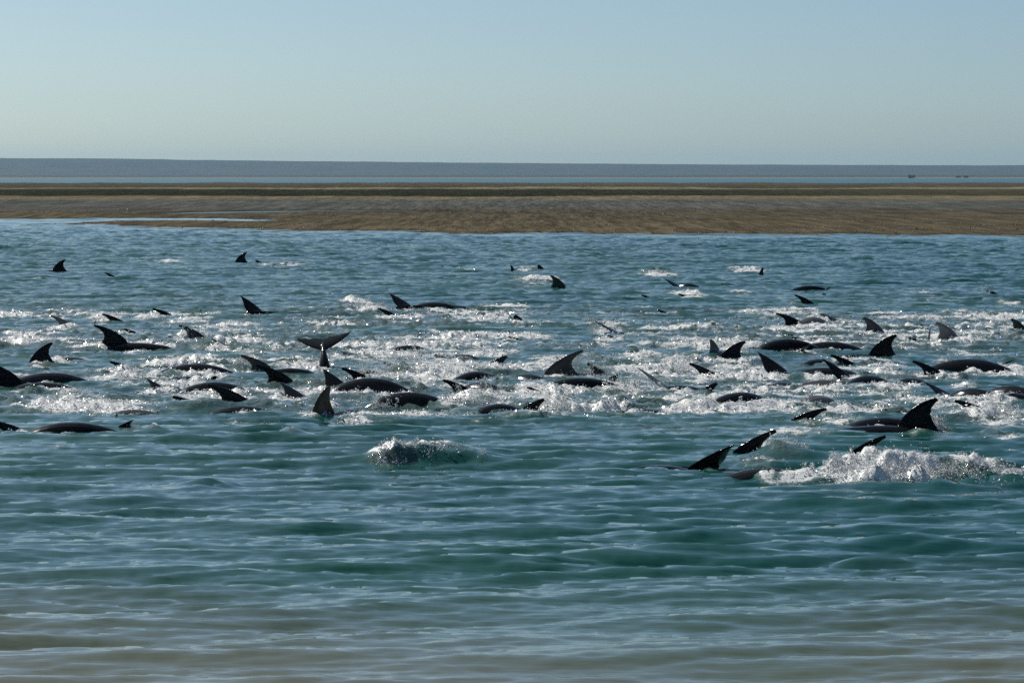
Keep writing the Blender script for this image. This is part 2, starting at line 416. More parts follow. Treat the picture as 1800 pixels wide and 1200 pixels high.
def bumps(x, y):
    z = np.zeros_like(x)
    for bx, by, bw, bh, bd in BUMPS:
        cx, cd = ground(bx, by); cd += bd
        sx = bw * 0.5 * cd / FPX
        m = (np.abs(y - cd) < 3 * bd) & (np.abs(x - cx) < 3 * sx)
        if m.any():
            wob = 0.25 * bd * N1.get(N1.h, x[m] * 1.3, y[m] * 1.3)
            z[m] += bh * np.exp(-((x[m] - cx) / sx) ** 2 - ((y[m] - cd + wob) / bd) ** 2)
    return z

def water(x, y, full=True):
    """returns x, y, z, foam, aeration for flat coordinates"""
    x = np.asarray(x, dtype=np.float64); y = np.asarray(y, dtype=np.float64)
    base, patch = foam_field(x, y)
    F = np.maximum(base, patch)
    far = np.clip((190 - y) / 60, 0.6, 1) * np.clip((y - 6) / 15, .65, 1) * (1 + .5 * np.clip((y - 45) / 60, 0, 1))
    far = far * (.3 + .7 * np.clip((edge_y(x) - y - 1) / 10, 0, 1))
    lee = .35 + .65 * np.clip((edge_y(x) - y - 1) / 10, 0, 1)
    big = np.clip(1.0 + 0.35 * N2.get(N2.h, x * 1.7 + 9, y * 1.7), .3, 1.9)
    a1 = 0.0125 * (1 + 0.5 * np.clip(F, 0, 1)) * far * big
    a2 = 0.0050 * (1 + 1.0 * np.clip(F, 0, 1)) * np.clip((y - 4) / 15, .7, 1) * (1 + .6 * np.clip((y - 45) / 60, 0, 1)) * np.clip((190 - y) / 60, 0.5, 1) * lee
    z = a1 * W1.get(W1.h, x, y) + a2 * W2.get(W2.h, x, y) + 0.0135 * W3.get(W3.h, x, y) + bumps(x, y)
    n1 = N1.get(N1.h, x, y)
    t1 = T1.get(T1.h, x, y)
    lump = np.clip(F - 0.25, 0, .85)
    z = z + lump * 0.034 * (np.abs(t1) * 1.1 - 0.35 + 0.35 * n1)
    foam = (0.56 * base + 0.92 * patch) * (1 + .22 * n1) + 0.34 * n1 * np.clip(F + .1, 0, 1) + 0.16 * t1 * np.clip(F, 0, 1)
    if not full: return z
    X = x + 0.85 * (a1 * W1.get(W1.dx, x, y) + a2 * W2.get(W2.dx, x, y))
    Y = y + 0.85 * (a1 * W1.get(W1.dy, x, y) + a2 * W2.get(W2.dy, x, y))
    return X, Y, z, foam, F

# ------------------------------------------------------------------ materials
def m_water(name, calm=False):
    w = NT(name)
    b = w.b
    geo = w.n('ShaderNodeNewGeometry')
    sep = w.n('ShaderNodeSeparateXYZ'); w.l(geo.outputs['Position'], sep.inputs[0])
    b.inputs['IOR'].default_value = 1.333
    b.inputs['Roughness'].default_value = 0.06
    if calm:
        b.inputs['Base Color'].default_value = (0.018, 0.105, 0.115, 1)
        bump = w.n('ShaderNodeBump'); bump.inputs['Strength'].default_value = 0.35; bump.inputs['Distance'].default_value = 0.05
        w.l(w.noise(1.2, 3, .6, (1, .5, 1)), bump.inputs['Height'])
        w.l(bump.outputs[0], b.inputs['Normal'])
        b.inputs['Roughness'].default_value = 0.36
        return w.m
    fa = w.n('ShaderNodeAttribute', attribute_name='foam').outputs['Fac']
    ae = w.n('ShaderNodeAttribute', attribute_name='churn').outputs['Fac']
    big = w.noise(0.16, 2, .5, (1, .6, 1))
    # the water is sandy in the shallows near the beach, green further out
    yy = w.math('ADD', sep.outputs['Y'], w.math('MULTIPLY', w.math('SUBTRACT', big, 0.5), 7.0))
    shallow = w.step(yy, 13.5, 19.5, 0.85, 0.0)
    deep = w.mix(w.step(big, .35, .65), (0.008, 0.080, 0.074), (0.014, 0.092, 0.066))
    col = w.mix(shallow, deep, (0.185, 0.182, 0.120))
    aer = w.math('MULTIPLY', w.step(ae, .15, 1.0), 0.6)
    col = w.mix(aer, col, (0.15, 0.17, 0.145))
    f1 = w.noise(9, 4, .65, (.8, 1, 1))
    f2 = w.noise(42, 2, .6)
    fm = w.math('ADD', fa, w.math('ADD', w.math('MULTIPLY', w.math('SUBTRACT', f1, .5), 1.5), w.math('MULTIPLY', w.math('SUBTRACT', f2, .5), 0.9)))
    col = w.mix(w.math('MULTIPLY', w.step(fm, .38, .92), .62), col, (.27, .35, .33))
    mask = w.step(fm, .80, 1.05)
    col = w.mix(mask, col, (0.82, 0.83, 0.81))
    w.l(col, b.inputs['Base Color'])
    w.l(w.math('ADD', w.math('MULTIPLY', mask, 0.35), 0.05), b.inputs['Roughness'])
    # fine ripples, and froth where the water is churned
    r1 = w.noise(13, 3, .6, (.18, 1, 1))
    r2 = w.noise(26, 2, .6, (1, 1, 1))
    bump = w.n('ShaderNodeBump'); bump.inputs['Distance'].default_value = 0.024
    w.l(w.math('MULTIPLY', w.step(sep.outputs['Y'], 12, 90, .16, 1.0), w.step(sep.outputs['Y'], 106, 124, 1.0, .4)), bump.inputs['Strength'])
    w.l(r1, bump.inputs['Height'])
    b2 = w.n('ShaderNodeBump'); b2.inputs['Distance'].default_value = 0.016
    w.l(w.math('MULTIPLY', w.step(ae, .1, .9), 0.9), b2.inputs['Strength'])
    w.l(r2, b2.inputs['Height']); w.l(bump.outputs[0], b2.inputs['Normal'])
    w.l(b2.outputs[0], b.inputs['Normal'])
    return w.m

MAT_WATER = m_water('sea_water')
MAT_CALM = m_water('calm_water', True)

def m_foam():
    w = NT('white_foam')
    w.b.inputs['Base Color'].default_value = (0.86, 0.86, 0.84, 1)
    w.b.inputs['Roughness'].default_value = 0.4
    w.b.inputs['IOR'].default_value = 1.333
    return w.m
MAT_FOAM = m_foam()
MAT_FROTH = MAT_FOAM.copy(); MAT_FROTH.name = 'wet_froth'
MAT_FROTH.node_tree.nodes['Principled BSDF'].inputs['Roughness'].default_value = .16
MAT_FOAM.node_tree.nodes['Principled BSDF'].inputs['Roughness'].default_value = .6

def m_dolphin(name='wet_dolphin_skin', dark=(0.008, 0.009, 0.011), belly=(0.019, 0.021, 0.024)):
    w = NT(name)
    tc = w.n('ShaderNodeTexCoord')
    sep = w.n('ShaderNodeSeparateXYZ'); w.l(tc.outputs['Object'], sep.inputs[0])
    nz = w.noise(3.0, 3, .6, (1, 1, 1), tc.outputs['Object'])
    zz = w.math('ADD', sep.outputs['Z'], w.math('MULTIPLY', w.math('SUBTRACT', nz, .5), .12))
    mott = w.noise(9, 4, .65, (1, 1, 1), tc.outputs['Object'])
    col = w.mix(w.step(zz, -.16, 0.02, 1, 0), dark, belly)
    col = w.mix(w.step(mott, .45, .75, 0, .5), col, w.mix(1.0, col, (1.9, 1.85, 1.8), 'MULTIPLY'))
    scr = w.step(w.noise(22, 2, .5, (.15, 1, 1), tc.outputs['Object']), .66, .74)
    col = w.mix(w.math('MULTIPLY', scr, .2), col, (0.05, 0.05, 0.05))
    w.l(col, w.b.inputs['Base Color'])
    w.b.inputs['Roughness'].default_value = 0.13
    w.b.inputs['Specular IOR Level'].default_value = 0.07
    bump = w.n('ShaderNodeBump'); bump.inputs['Strength'].default_value = .12; bump.inputs['Distance'].default_value = .01
    w.l(nz, bump.inputs['Height']); w.l(bump.outputs[0], w.b.inputs['Normal'])
    return w.m
MAT_SKIN = m_dolphin()
SKINS = {'pale grey': m_dolphin('pale_wet_skin', (.115, .12, .122), (.16, .165, .165)),
         'brownish': m_dolphin('brownish_wet_skin', (.060, .050, .038), (.10, .085, .065)),
         'grey brown': m_dolphin('brown_grey_wet_skin', (.055, .050, .042), (.09, .08, .07)),
         'dark grey': m_dolphin('dark_grey_wet_skin', (.020, .021, .023), (.03, .032, .034)),
         'blue grey': m_dolphin('blue_grey_wet_skin', (.032, .038, .046), (.05, .055, .06)),
         'grey': m_dolphin('grey_wet_skin', (.050, .052, .053), (.08, .082, .083))}

# ------------------------------------------------------------------ water sheets
def build_water():
    ys = [8.6]
    while ys[-1] < 172: ys.append(ys[-1] + 0.030 + 0.00165 * ys[-1])
    ys = np.array(ys); nr = len(ys)
    nc = 860
    ta = np.linspace(-math.tan(math.radians(12.2)), math.tan(math.radians(12.2)), nc)
    # +- 2.2 m at the near end so that a step to the side still sees waves
    xs = ta[None, :] * (ys[:, None] + 5.5)
    yg = np.repeat(ys[:, None], nc, 1)
    X, Y, Z, foam, F = water(xs.ravel(), yg.ravel())
    me = mesh_np('water', np.stack([X, Y, Z], 1), grid_faces(nr, nc))
    a = me.attributes.new('foam', 'FLOAT', 'POINT'); a.data.foreach_set('value', foam.astype(np.float32))
    a = me.attributes.new('churn', 'FLOAT', 'POINT'); a.data.foreach_set('value', F.astype(np.float32))
    o = link('water', me, MAT_WATER)
    tag(o, kind='structure')
    # the sheet that carries the sea on to the far shore and to both sides
    v = [(-4000, -30, -.16), (4000, -30, -.16), (4000, 150, -.16), (-4000, 150, -.16)]
    yy = np.array([-40, 100, 165, 200, 3400.0]); zz = np.array([-.2, -.2, -.012, 0, 0])
    xx = np.array([-3600, -300, -80, 0, 80, 300, 3600.0])
    V = np.array([(x, y, z) for y, z in zip(yy, zz) for x in xx])
    o = link('sea', mesh_np('sea', V, grid_faces(len(yy), len(xx)), False), MAT_CALM)
    tag(o, kind='structure')
    return nr * nc
print('water verts', build_water())

# ------------------------------------------------------------------ land
def seg_d(x, y, pts, ysc):
    best = np.full_like(x, 1e9)
    for (x0, y0, w0), (x1, y1, w1) in zip(pts[:-1], pts[1:]):
        dx, dy = x1 - x0, (y1 - y0) / ysc
        t = np.clip(((x - x0) * dx + (y - y0) / ysc * dy) / (dx * dx + dy * dy), 0, 1)
        q = np.hypot(x - x0 - t * dx, (y - y0) / ysc - t * dy) * ysc / (w0 + (w1 - w0) * t)
        best = np.minimum(best, q)
    return best

def sand_z(x, y):
    e = edge_y(x) + 1.2 * N2.get(N2.h, x * 2.3, y * .6)
    z = np.clip((y - e) * 0.009, -0.4, 0.05) + np.clip((y - 214) / 50, 0, 1) * .12
    z += 0.007 * N2.get(N2.h, x * 1.1, y * 0.35) * np.clip((y - e) / 6, 0, 1)
    # two shallow creeks left of centre
    ca = seg_d(x, y, [(-60, 168, 10), (-24, 160, 8), (-20.3, 169, 5), (-16.4, 169, 4.5), (-13, 164, 2.5), (-11.5, 163, .6)], 4)
    cb = seg_d(x, y, [(-23.5, 186, 2.5), (-18, 200, 4), (-11, 209, 2.2), (-4, 212, .6)], 4)
    z -= 0.14 * np.exp(-ca ** 2) + 0.14 * np.exp(-cb ** 2)
    # low cut bank on the left
    z += 0.16 * np.exp(-((y - 186) / 10) ** 2) / (1 + np.exp((x + 22.0) / 1.5))
    # flat low ridges further back
    r = N2.get(N2.h, x * .25, y * .06)
    z += np.clip((y - 260) / 120, 0, 1) * (0.16 + 0.05 * r)
    z += 0.22 * np.exp(-((y - 440 - 10 * r) / 34) ** 2) + 0.20 * np.exp(-((y - 690 - 20 * r) / 70) ** 2)
    z -= np.clip((y - 800) / 60, 0, 1) * 0.9
    return z

def build_sand():
    nr, nc = 420, 460
    ys = np.geomspace(104, 880, nr)
    ta = np.tan(np.radians(np.linspace(-24, 24, nc)))
    xs = ta[None, :] * ys[:, None]; yg = np.repeat(ys[:, None], nc, 1)
    z = sand_z(xs.ravel(), yg.ravel())
    me = mesh_np('sandbank', np.stack([xs.ravel(), yg.ravel(), z], 1), grid_faces(nr, nc))
    w = NT('sandbank_mud')
    geo = w.n('ShaderNodeNewGeometry'); sep = w.n('ShaderNodeSeparateXYZ'); w.l(geo.outputs['Position'], sep.inputs[0])
    n1 = w.noise(.035, 3, .6, (1, .35, 1)); n2 = w.noise(3.2, 4, .7, (1, .035, 1)); n3 = w.noise(.25, 3, .6, (1, .12, 1))
    yv = w.math('ADD', sep.outputs['Y'], w.math('ADD', w.math('MULTIPLY', w.math('SUBTRACT', n1, .5), 45), w.math('MULTIPLY', w.math('SUBTRACT', n3, .5), 26)))
    ramp = w.n('ShaderNodeValToRGB')
    w.l(w.step(yv, 100, 900), ramp.inputs[0])
    sm = w.n('ShaderNodeMapRange'); w.l(yv, sm.inputs[0]); sm.inputs[1].default_value = 100; sm.inputs[2].default_value = 900
    w.l(sm.outputs[0], ramp.inputs[0])
    els = [(100, (0.103, 0.085, 0.066)), (130, (0.145, 0.119, 0.077)), (160, (0.123, 0.104, 0.067)), (205, (0.110, 0.094, 0.067)), (222, (0.110, 0.111, 0.101)),
           (270, (0.117, 0.118, 0.107)), (288, (0.178, 0.153, 0.097)), (312, (0.206, 0.178, 0.110)), (328, (0.031, 0.030, 0.014)), (412, (0.036, 0.035, 0.020)),
           (432, (0.233, 0.206, 0.139)), (470, (0.206, 0.182, 0.117)), (505, (0.076, 0.067, 0.040)), (700, (0.110, 0.094, 0.063)), (900, (0.117, 0.100, 0.071))]
    while len(ramp.color_ramp.elements) < len(els): ramp.color_ramp.elements.new(.5)
    for e, (p, c) in zip(ramp.color_ramp.elements, els):
        e.position = (p - 100) / 800; e.color = c + (1,)
    pt = w.noise(.11, 4, .7, (1, .3, 1))
    n4 = w.noise(.9, 4, .7, (1, .05, 1), dist=.6)
    n2 = w.math('ADD', w.math('MULTIPLY', n2, .55), w.math('MULTIPLY', n4, .45))
    spk = w.mix(w.step(n2, .36, .68), (.52, .52, .53), (1.58, 1.56, 1.50))
    col = w.mix(1.0, ramp.outputs[0], spk, 'MULTIPLY')
    col = w.mix(w.step(pt, .46, .7, 0, .75), col, w.mix(1.0, col, (.62, .66, .62), 'MULTIPLY'))
    east = w.math('MULTIPLY', w.step(sep.outputs['X'], 8, 60, 0, .7), w.math('MULTIPLY', w.step(yv, 315, 330), w.step(yv, 410, 425, 1, 0)))
    col = w.mix(east, col, w.mix(1.0, (.085, .076, .046), spk, 'MULTIPLY'))
    wet = w.step(sep.outputs['Z'], .0, .07, 1, 0)
    col = w.mix(wet, col, w.mix(1.0, col, (.55, .55, .58), 'MULTIPLY'))
    w.l(col, w.b.inputs['Base Color'])
    w.b.inputs['Roughness'].default_value = .95
    w.b.inputs['Specular IOR Level'].default_value = .0
    bump = w.n('ShaderNodeBump'); bump.inputs['Strength'].default_value = .1; bump.inputs['Distance'].default_value = .04
    w.l(n2, bump.inputs['Height']); w.l(bump.outputs[0], w.b.inputs['Normal'])
    tag(link('sandbank', me, w.m), kind='structure')
    # shells and stones lying on the flat
    n = 26000
    y = np.concatenate([rng.uniform(118, 300, n * 3 // 4), rng.uniform(285, 480, n // 4)])
    x = rng.uniform(-.19, .19, n) * y
    z = sand_z(x, y)
    patch = N2.get(N2.h, x * .8, y * .25)
    k = (z > .015) & (rng.random(n) < np.clip(.55 + .35 * patch, 0.05, 1))
    x, y, z = x[k], y[k], z[k]; m = len(x)
    s = np.exp(rng.normal(-3.55, .28, m))
    V, Fc = octas(np.stack([x, y, z + s * .25], 1), np.stack([s * 1.3, s, s * .6], 1))
    me = mesh_np('stones', V, Fc, False)
    w = NT('stones')
    oi = w.noise(.9, 1, .5)
    w.l(w.mix(w.step(oi, .35, .7), (.06, .055, .042), (.30, .28, .25)), w.b.inputs['Base Color'])
    w.b.inputs['Roughness'].default_value = .7
    tag(link('stones', me, w.m), kind='stuff')

OCT_V = np.array([(1, 0, 0), (-1, 0, 0), (0, 1, 0), (0, -1, 0), (0, 0, 1), (0, 0, -1)], dtype=np.float64)
OCT_F = np.array([(0, 2, 4), (2, 1, 4), (1, 3, 4), (3, 0, 4), (2, 0, 5), (1, 2, 5), (3, 1, 5), (0, 3, 5)])
def octas(pos, size):
    m = len(pos)
    jit = 1 + rng.uniform(-.35, .35, (m, 6, 1))
    th = rng.uniform(0, 6.28, m); c, s = np.cos(th), np.sin(th)
    v = OCT_V[None] * jit * size[:, None, :]
    vx = v[..., 0] * c[:, None] - v[..., 1] * s[:, None]; vy = v[..., 0] * s[:, None] + v[..., 1] * c[:, None]
    v = np.stack([vx, vy, v[..., 2]], 2) + pos[:, None, :]
    f = OCT_F[None] + (np.arange(m) * 6)[:, None, None]
    return v.reshape(-1, 3), f.reshape(-1, 3)
build_sand()

def build_far_land():
    nr, nc = 150, 300
    ys = np.concatenate([np.linspace(1900, 5200, 40), np.linspace(5240, 6300, 90), np.linspace(6400, 8200, 20)]); nr = len(ys)
    ta = np.tan(np.radians(np.linspace(-26, 26, nc)))
    xs = (ta[None, :] * ys[:, None]).ravel(); yg = np.repeat(ys[:, None], nc, 1).ravel()
    u = 900 + xs / yg * FPX
    top = np.interp(u, [-2600, 0, 200, 420, 900, 1250, 1800, 4400], [262, 278.5, 279.3, 282.8, 287.0, 289.6, 291.3, 296])
    H = (HOR - top) / FPX * 5900 + EYE
    r1 = N2.get(N2.h, xs * .035, yg * .035); r2 = N2.get(N2.h, xs * .12 + 7, yg * .12)
    sl = np.clip((yg - 5350 - 25 * r1) / 480, 0, 1); sl = sl * sl * (3 - 2 * sl)
    low = np.interp(yg, [1900, 2350, 2700, 5200, 9000], [-.7, -.15, .5, 3.4, 6])
    z = low + (H - 4) * sl + (.2 * r1 + .15 * r2) * np.clip((yg - 2500) / 600, 0, 1.2) + .3 * r2 * sl * (1 - sl) * 2
    me = mesh_np('far_shore', np.stack([xs, yg, z], 1), grid_faces(nr, nc))
    w = NT('dry_scrub')
    geo = w.n('ShaderNodeNewGeometry'); sep = w.n('ShaderNodeSeparateXYZ'); w.l(geo.outputs['Position'], sep.inputs[0])
    n1 = w.noise(.006, 4, .65, (1, .5, 1)); n2 = w.noise(.03, 4, .65, (1, .4, 1))
    col = w.mix(w.step(n1, .3, .7), (.040, .040, .027), (.055, .052, .036))
    col = w.mix(w.step(n2, .55, .75), col, (.036, .037, .024))
    beach = w.step(sep.outputs['Y'], 2450, 3000, 1, 0)
    col = w.mix(beach, col, (.22, .19, .13))
    w.l(col, w.b.inputs['Base Color']); w.b.inputs['Roughness'].default_value = .9
    w.b.inputs['Specular IOR Level'].default_value = .1
    tag(link('hills', me, w.m), kind='structure')
build_far_land()

def far_shrub(px, d, w, h, label, seed):
    r = np.random.default_rng(seed)
    x = (px - 900) / FPX * d; z0 = float(np.interp(d, [1900, 2350, 2700, 5200], [-.7, -.15, .5, 3.4])) - .05
    o = bpy.data.objects.new('shrub', None); C.objects.link(o); o.location = (x, d, z0)
    tag(o, label, 'shrub', 'shrubs on the far shore')
    n = 420
    lobes = np.stack([r.normal(0, .28, 7) * w, r.normal(0, .25, 7) * w, r.uniform(.2, .68, 7) * h], 1)
    k = r.integers(0, 7, n); q = r.normal(size=(n, 3)); q /= np.linalg.norm(q, axis=1)[:, None]
    c = lobes[k] + q * np.array([.22 * w, .22 * w, .24 * h]) * r.random((n, 1)) ** .4
    c[:, 2] = np.maximum(c[:, 2], .12)
    a = r.normal(size=(n, 3)) * .26; bb = r.normal(size=(n, 3)) * .26
    V = np.stack([c - a - bb, c + a - bb, c + a + bb, c - a + bb], 1).reshape(-1, 3)
    cr = link('crown', mesh_np('crown', V, np.arange(n * 4).reshape(-1, 4), False), MAT_LEAF); cr.parent = o
    bm = bmesh.new()
    bmesh.ops.create_cone(bm, cap_ends=True, segments=8, radius1=.14, radius2=.06, depth=h * .6, matrix=Matrix.Translation((0, 0, h * .3)))
    me = bpy.data.meshes.new('trunk'); bm.to_mesh(me); bm.free()
    t = link('trunk', me, MAT_LEAF); t.parent = o
MAT_LEAF = NT('shrub_leaves'); MAT_LEAF.b.inputs['Base Color'].default_value = (.035, .042, .024, 1); MAT_LEAF.b.inputs['Roughness'].default_value = .8; MAT_LEAF = MAT_LEAF.m
far_shrub(1602, 2420, 2.9, 2.6, 'dark lone shrub standing up from the far shore beyond the sandbank', 3)
far_shrub(1684, 2560, 2.3, 1.2, 'lower left shrub of a small clump right of the lone far shrub', 4)
far_shrub(1697, 2570, 3.2, 1.5, 'wider right shrub of a small clump right of the lone far shrub', 5)

def near_beach():
    xs = np.linspace(-90, 90, 40); ys = np.linspace(-38, 8.4, 24)
    X, Y = np.meshgrid(xs, ys)
    Z = np.interp(Y, [-38, -8, 2, 8.4], [3.0, 1.1, .35, -.25]) + .03 * N2.get(N2.h, X, Y)
    w = NT('beach_sand')
    n = w.noise(5, 4, .6)
    w.l(w.mix(n, (.24, .19, .13), (.36, .30, .21)), w.b.inputs['Base Color']); w.b.inputs['Roughness'].default_value = .9
    tag(link('beach', mesh_np('beach', np.stack([X.ravel(), Y.ravel(), Z.ravel()], 1), grid_faces(24, 40)), w.m), kind='structure')
near_beach()

# ------------------------------------------------------------------ haze
def build_haze():
    bm = bmesh.new()
    bmesh.ops.create_cube(bm, size=1)
    me = bpy.data.meshes.new('haze'); bm.to_mesh(me); bm.free()
    o = link('haze', me, None)
    o.scale = (8600, 8600, 60); o.location = (0, 8600 / 2 - 120, 60 / 2 - 3)
    m = bpy.data.materials.new('haze'); m.use_nodes = True
    nt = m.node_tree; nt.nodes.remove(nt.nodes['Principled BSDF'])
    pv = nt.nodes.new('ShaderNodeVolumePrincipled')
    pv.inputs['Color'].default_value = (.43, .74, 1.0, 1)
    pv.inputs['Density'].default_value = HAZE
    pv.inputs['Anisotropy'].default_value = 0.2
    nt.links.new(pv.outputs[0], nt.nodes['Material Output'].inputs['Volume'])
    me.materials.append(m)
    tag(o, kind='stuff')
HAZE = 8.0e-5
build_haze()

# ------------------------------------------------------------------ dolphins
LEN = 2.5
RT = [0, .012, .03, .06, .085, .11, .15, .2, .3, .4, .5, .6, .7, .8, .88, .94, .975, 1.0]
RR = [.006, .022, .032, .042, .062, .100, .138, .170, .212, .226, .215, .188, .148, .098, .062, .040, .028, .008]
RW = [1, 1, 1, 1, 1, .95, .94, .94, .95, .96, .95, .92, .86, .76, .66, .6, .6, .6]

def lens(n=6):
    u = np.concatenate([np.linspace(0, 1, n), np.linspace(1, 0, n)[1:-1]])
    th = np.sqrt(np.maximum(u, 0)) * (1 - u) * 1.55 * np.concatenate([np.ones(n), -np.ones(n - 2)])
    return u, th

def fin_loft(sections):
    """sections: list of (LE point, TE point, thickness direction, half thickness)"""
    u, th = lens(8)
    V = []; Fq = []
    for le, te, nd, ht in sections:
        le, te, nd = map(np.array, (le, te, nd))
        V.append(le[None] + (te - le)[None] * u[:, None] + nd[None] * (th * ht)[:, None])
    n = len(u); m = len(sections)
    V = np.concatenate(V)
    for i in range(m - 1):
        for j in range(n):
            a, b = i * n + j, i * n + (j + 1) % n
            Fq.append((a, b, b + n, a + n))
    caps = [tuple(range(n))[::-1], tuple(range((m - 1) * n, m * n))]
    return V, Fq, caps

def dolphin_geo(arch=0.1, tail=0.0, side=0.0, fin_h=.25, fin_rake=1.0, fold=0.0):
    """straight dolphin (nose at +X) bent along its spine; returns pieces with a part number"""
    pieces = []
    ts = np.concatenate([np.linspace(0, .12, 9), np.linspace(.15, 1, 26)])
    na = 20
    rr = np.interp(ts, RT, RR); rw = np.interp(ts, RT, RW)
    a = np.linspace(0, 2 * np.pi, na, endpoint=False)
    V = []
    for t, r, w in zip(ts, rr, rw):
        dz = -.055 * np.interp(t, [0, .08, .2], [1, .7, 0])
        sh = np.where(np.sin(a) > 0, 1.0, .97)
        V.append(np.stack([np.full(na, t), np.cos(a) * r * w, np.sin(a) * r * sh * 1.03 + dz], 1))
    V = np.concatenate(V); Fq = []
    for i in range(len(ts) - 1):
        for j in range(na):
            p, q = i * na + j, i * na + (j + 1) % na
            Fq.append((p, p + na, q + na, q))
    caps = [tuple(range(na)), tuple(range((len(ts) - 1) * na, len(ts) * na))[::-1]]
    pieces.append((V, Fq, caps, 0))
    L = LEN
    # dorsal fin
    sec = []
    for v in np.linspace(0, 1, 12):
        s_le = (.13 * v + .19 * v ** 2.4) * fin_rake
        s_te = .365 - .085 * math.sin(math.pi * min(1, v * .92)) + .005 * v + (.19 + .13) * (fin_rake - 1) * v ** 2 * .9
        s_te = max(s_te, s_le + .012)
        zb = .215 - .03 * 0
        z0 = -.05 if v == 0 else 0
        sec.append(((.46 + s_le / L, 0, zb + z0 + fin_h * (1 - (1 - v) ** 1.15)), (.46 + s_te / L, 0, zb - .028 + z0 + fin_h * (1 - (1 - v) ** 1.15)), (0, 1, 0), .034 * (1 - v) ** .7 + .0085))
    pieces.append((*fin_loft(sec), 1))
    # flukes, one lens loft from tip to tip
    sec = []
    for u in np.linspace(-1, 1, 23):
        q = abs(u)
        le = -.10 + .20 * q + .155 * q ** 2.4
        te = .185 + .03 * math.sin(math.pi / 2 * min(1, q / .35)) + .05 * q ** 2
        te = max(te, le + .014)
        sec.append(((.955 + le / L, u * .34, .0), (.955 + te / L, u * .34, .0), (0, 0, 1), .021 * (1 - q) ** .7 + .0075))
    pieces.append((*fin_loft(sec), 2))
    # pectoral fins
    for sgn in (-1, 1):
        sec = []
        for v in np.linspace(0, 1, 9):
            sweep = 1 + 1.1 * fold
            le = (.05 * v + .14 * v ** 1.7) * sweep; te = .15 - .03 * math.sin(math.pi * v) + .075 * v + 1.1 * fold * .19 * v
            te = max(te, le + .012)
            yy = sgn * (.13 + .26 * v * (1 - .86 * fold)); zz = -.10 - .17 * v * (1 - .3 * fold)
            sec.append(((.23 + le / L, yy, zz), (.23 + te / L, yy, zz), (0, -.5 * sgn, 1), .018 * (1 - v) ** .7 + .0075))
        pieces.append((*fin_loft(sec), 3))
    # bend along the spine
    n = 200
    tt = np.linspace(0, 1.12, n); dt = tt[1] - tt[0]
    kz = np.where(tt < .75, arch / .75, 0) + np.where((tt > .62) & (tt < .96), tail / .34, 0)
    ky = np.where((tt > .25) & (tt < .96), side / .71, 0)
    # angle zero at the dorsal fin
    i0 = np.searchsorted(tt, .5)
    az = np.cumsum(kz) * dt; az -= az[i0]
    ay = np.cumsum(ky) * dt; ay -= ay[i0]
    # direction of travel along the spine from nose to tail: -X
    dirv = np.stack([-np.cos(az) * np.cos(ay), np.sin(ay), -np.sin(az)], 1)
    pos = np.cumsum(dirv, 0) * dt * L; pos -= pos[i0]
    up = np.stack([-np.sin(az), np.zeros(n), np.cos(az)], 1)
    sd_ = np.cross(up, -dirv)
    out = []
    for V, Fq, caps, part in pieces:
        t = V[:, 0]
        def I(a): return np.stack([np.interp(t, tt, a[:, k]) for k in range(3)], 1)
        out.append((I(pos) + I(sd_) * V[:, 1:2] + I(up) * V[:, 2:3], Fq, caps, part))
    return out

def make_dolphin(**kw):
    pcs = dolphin_geo(**kw)
    verts = []; faces = []; off = 0; feat = {}
    for V, Fq, caps, part in pcs:
        verts += [tuple(v) for v in V]
        faces += [tuple(i + off for i in f) for f in Fq] + [tuple(i + off for i in f) for f in caps]
        feat.setdefault(part, []).append(V); off += len(V)
    me = bpy.data.meshes.new('raw'); me.from_pydata(verts, [], faces); me.update()
    bm = bmesh.new(); bm.from_mesh(me)
    bmesh.ops.recalc_face_normals(bm, faces=bm.faces); bm.to_mesh(me); bm.free()
    tmp = bpy.data.objects.new('raw', me); C.objects.link(tmp)
    r = tmp.modifiers.new('r', 'REMESH'); r.mode = 'VOXEL'; r.voxel_size = .0088
    s = tmp.modifiers.new('s', 'SMOOTH'); s.factor = .5; s.iterations = 3
    d = tmp.modifiers.new('d', 'DECIMATE'); d.ratio = .11
    dg = bpy.context.evaluated_depsgraph_get()
    fin = bpy.data.meshes.new_from_object(tmp.evaluated_get(dg), depsgraph=dg)
    bpy.data.objects.remove(tmp); bpy.data.meshes.remove(me)
    fin.polygons.foreach_set('use_smooth', np.ones(len(fin.polygons), dtype=bool)); fin.update()
    fin.name = 'dolphin'; fin.materials.clear(); fin.materials.append(MAT_SKIN)
    return fin, {k: np.concatenate(v) for k, v in feat.items()}

VAR = {
 'falcate': make_dolphin(arch=.16, fin_h=.26, fin_rake=1.0),
 'upright': make_dolphin(arch=.22, fin_h=.28, fin_rake=.72),
 'raked': make_dolphin(arch=.10, fin_h=.22, fin_rake=1.3),
 'bow': make_dolphin(side=1.15, arch=.15, fin_h=.24, fin_rake=1.1, fold=1),
 'deep_bow': make_dolphin(side=1.9, arch=.1, fin_h=.24, fin_rake=1.1, fold=1),
 'side': make_dolphin(side=.52, arch=.05, fin_h=.25, fin_rake=1.0, fold=1),
 'tail_up': make_dolphin(tail=.92, arch=.1, fin_h=.25, fin_rake=1.0, fold=1),
}
print('dolphin tris', [len(v[0].polygons) for v in VAR.values()])


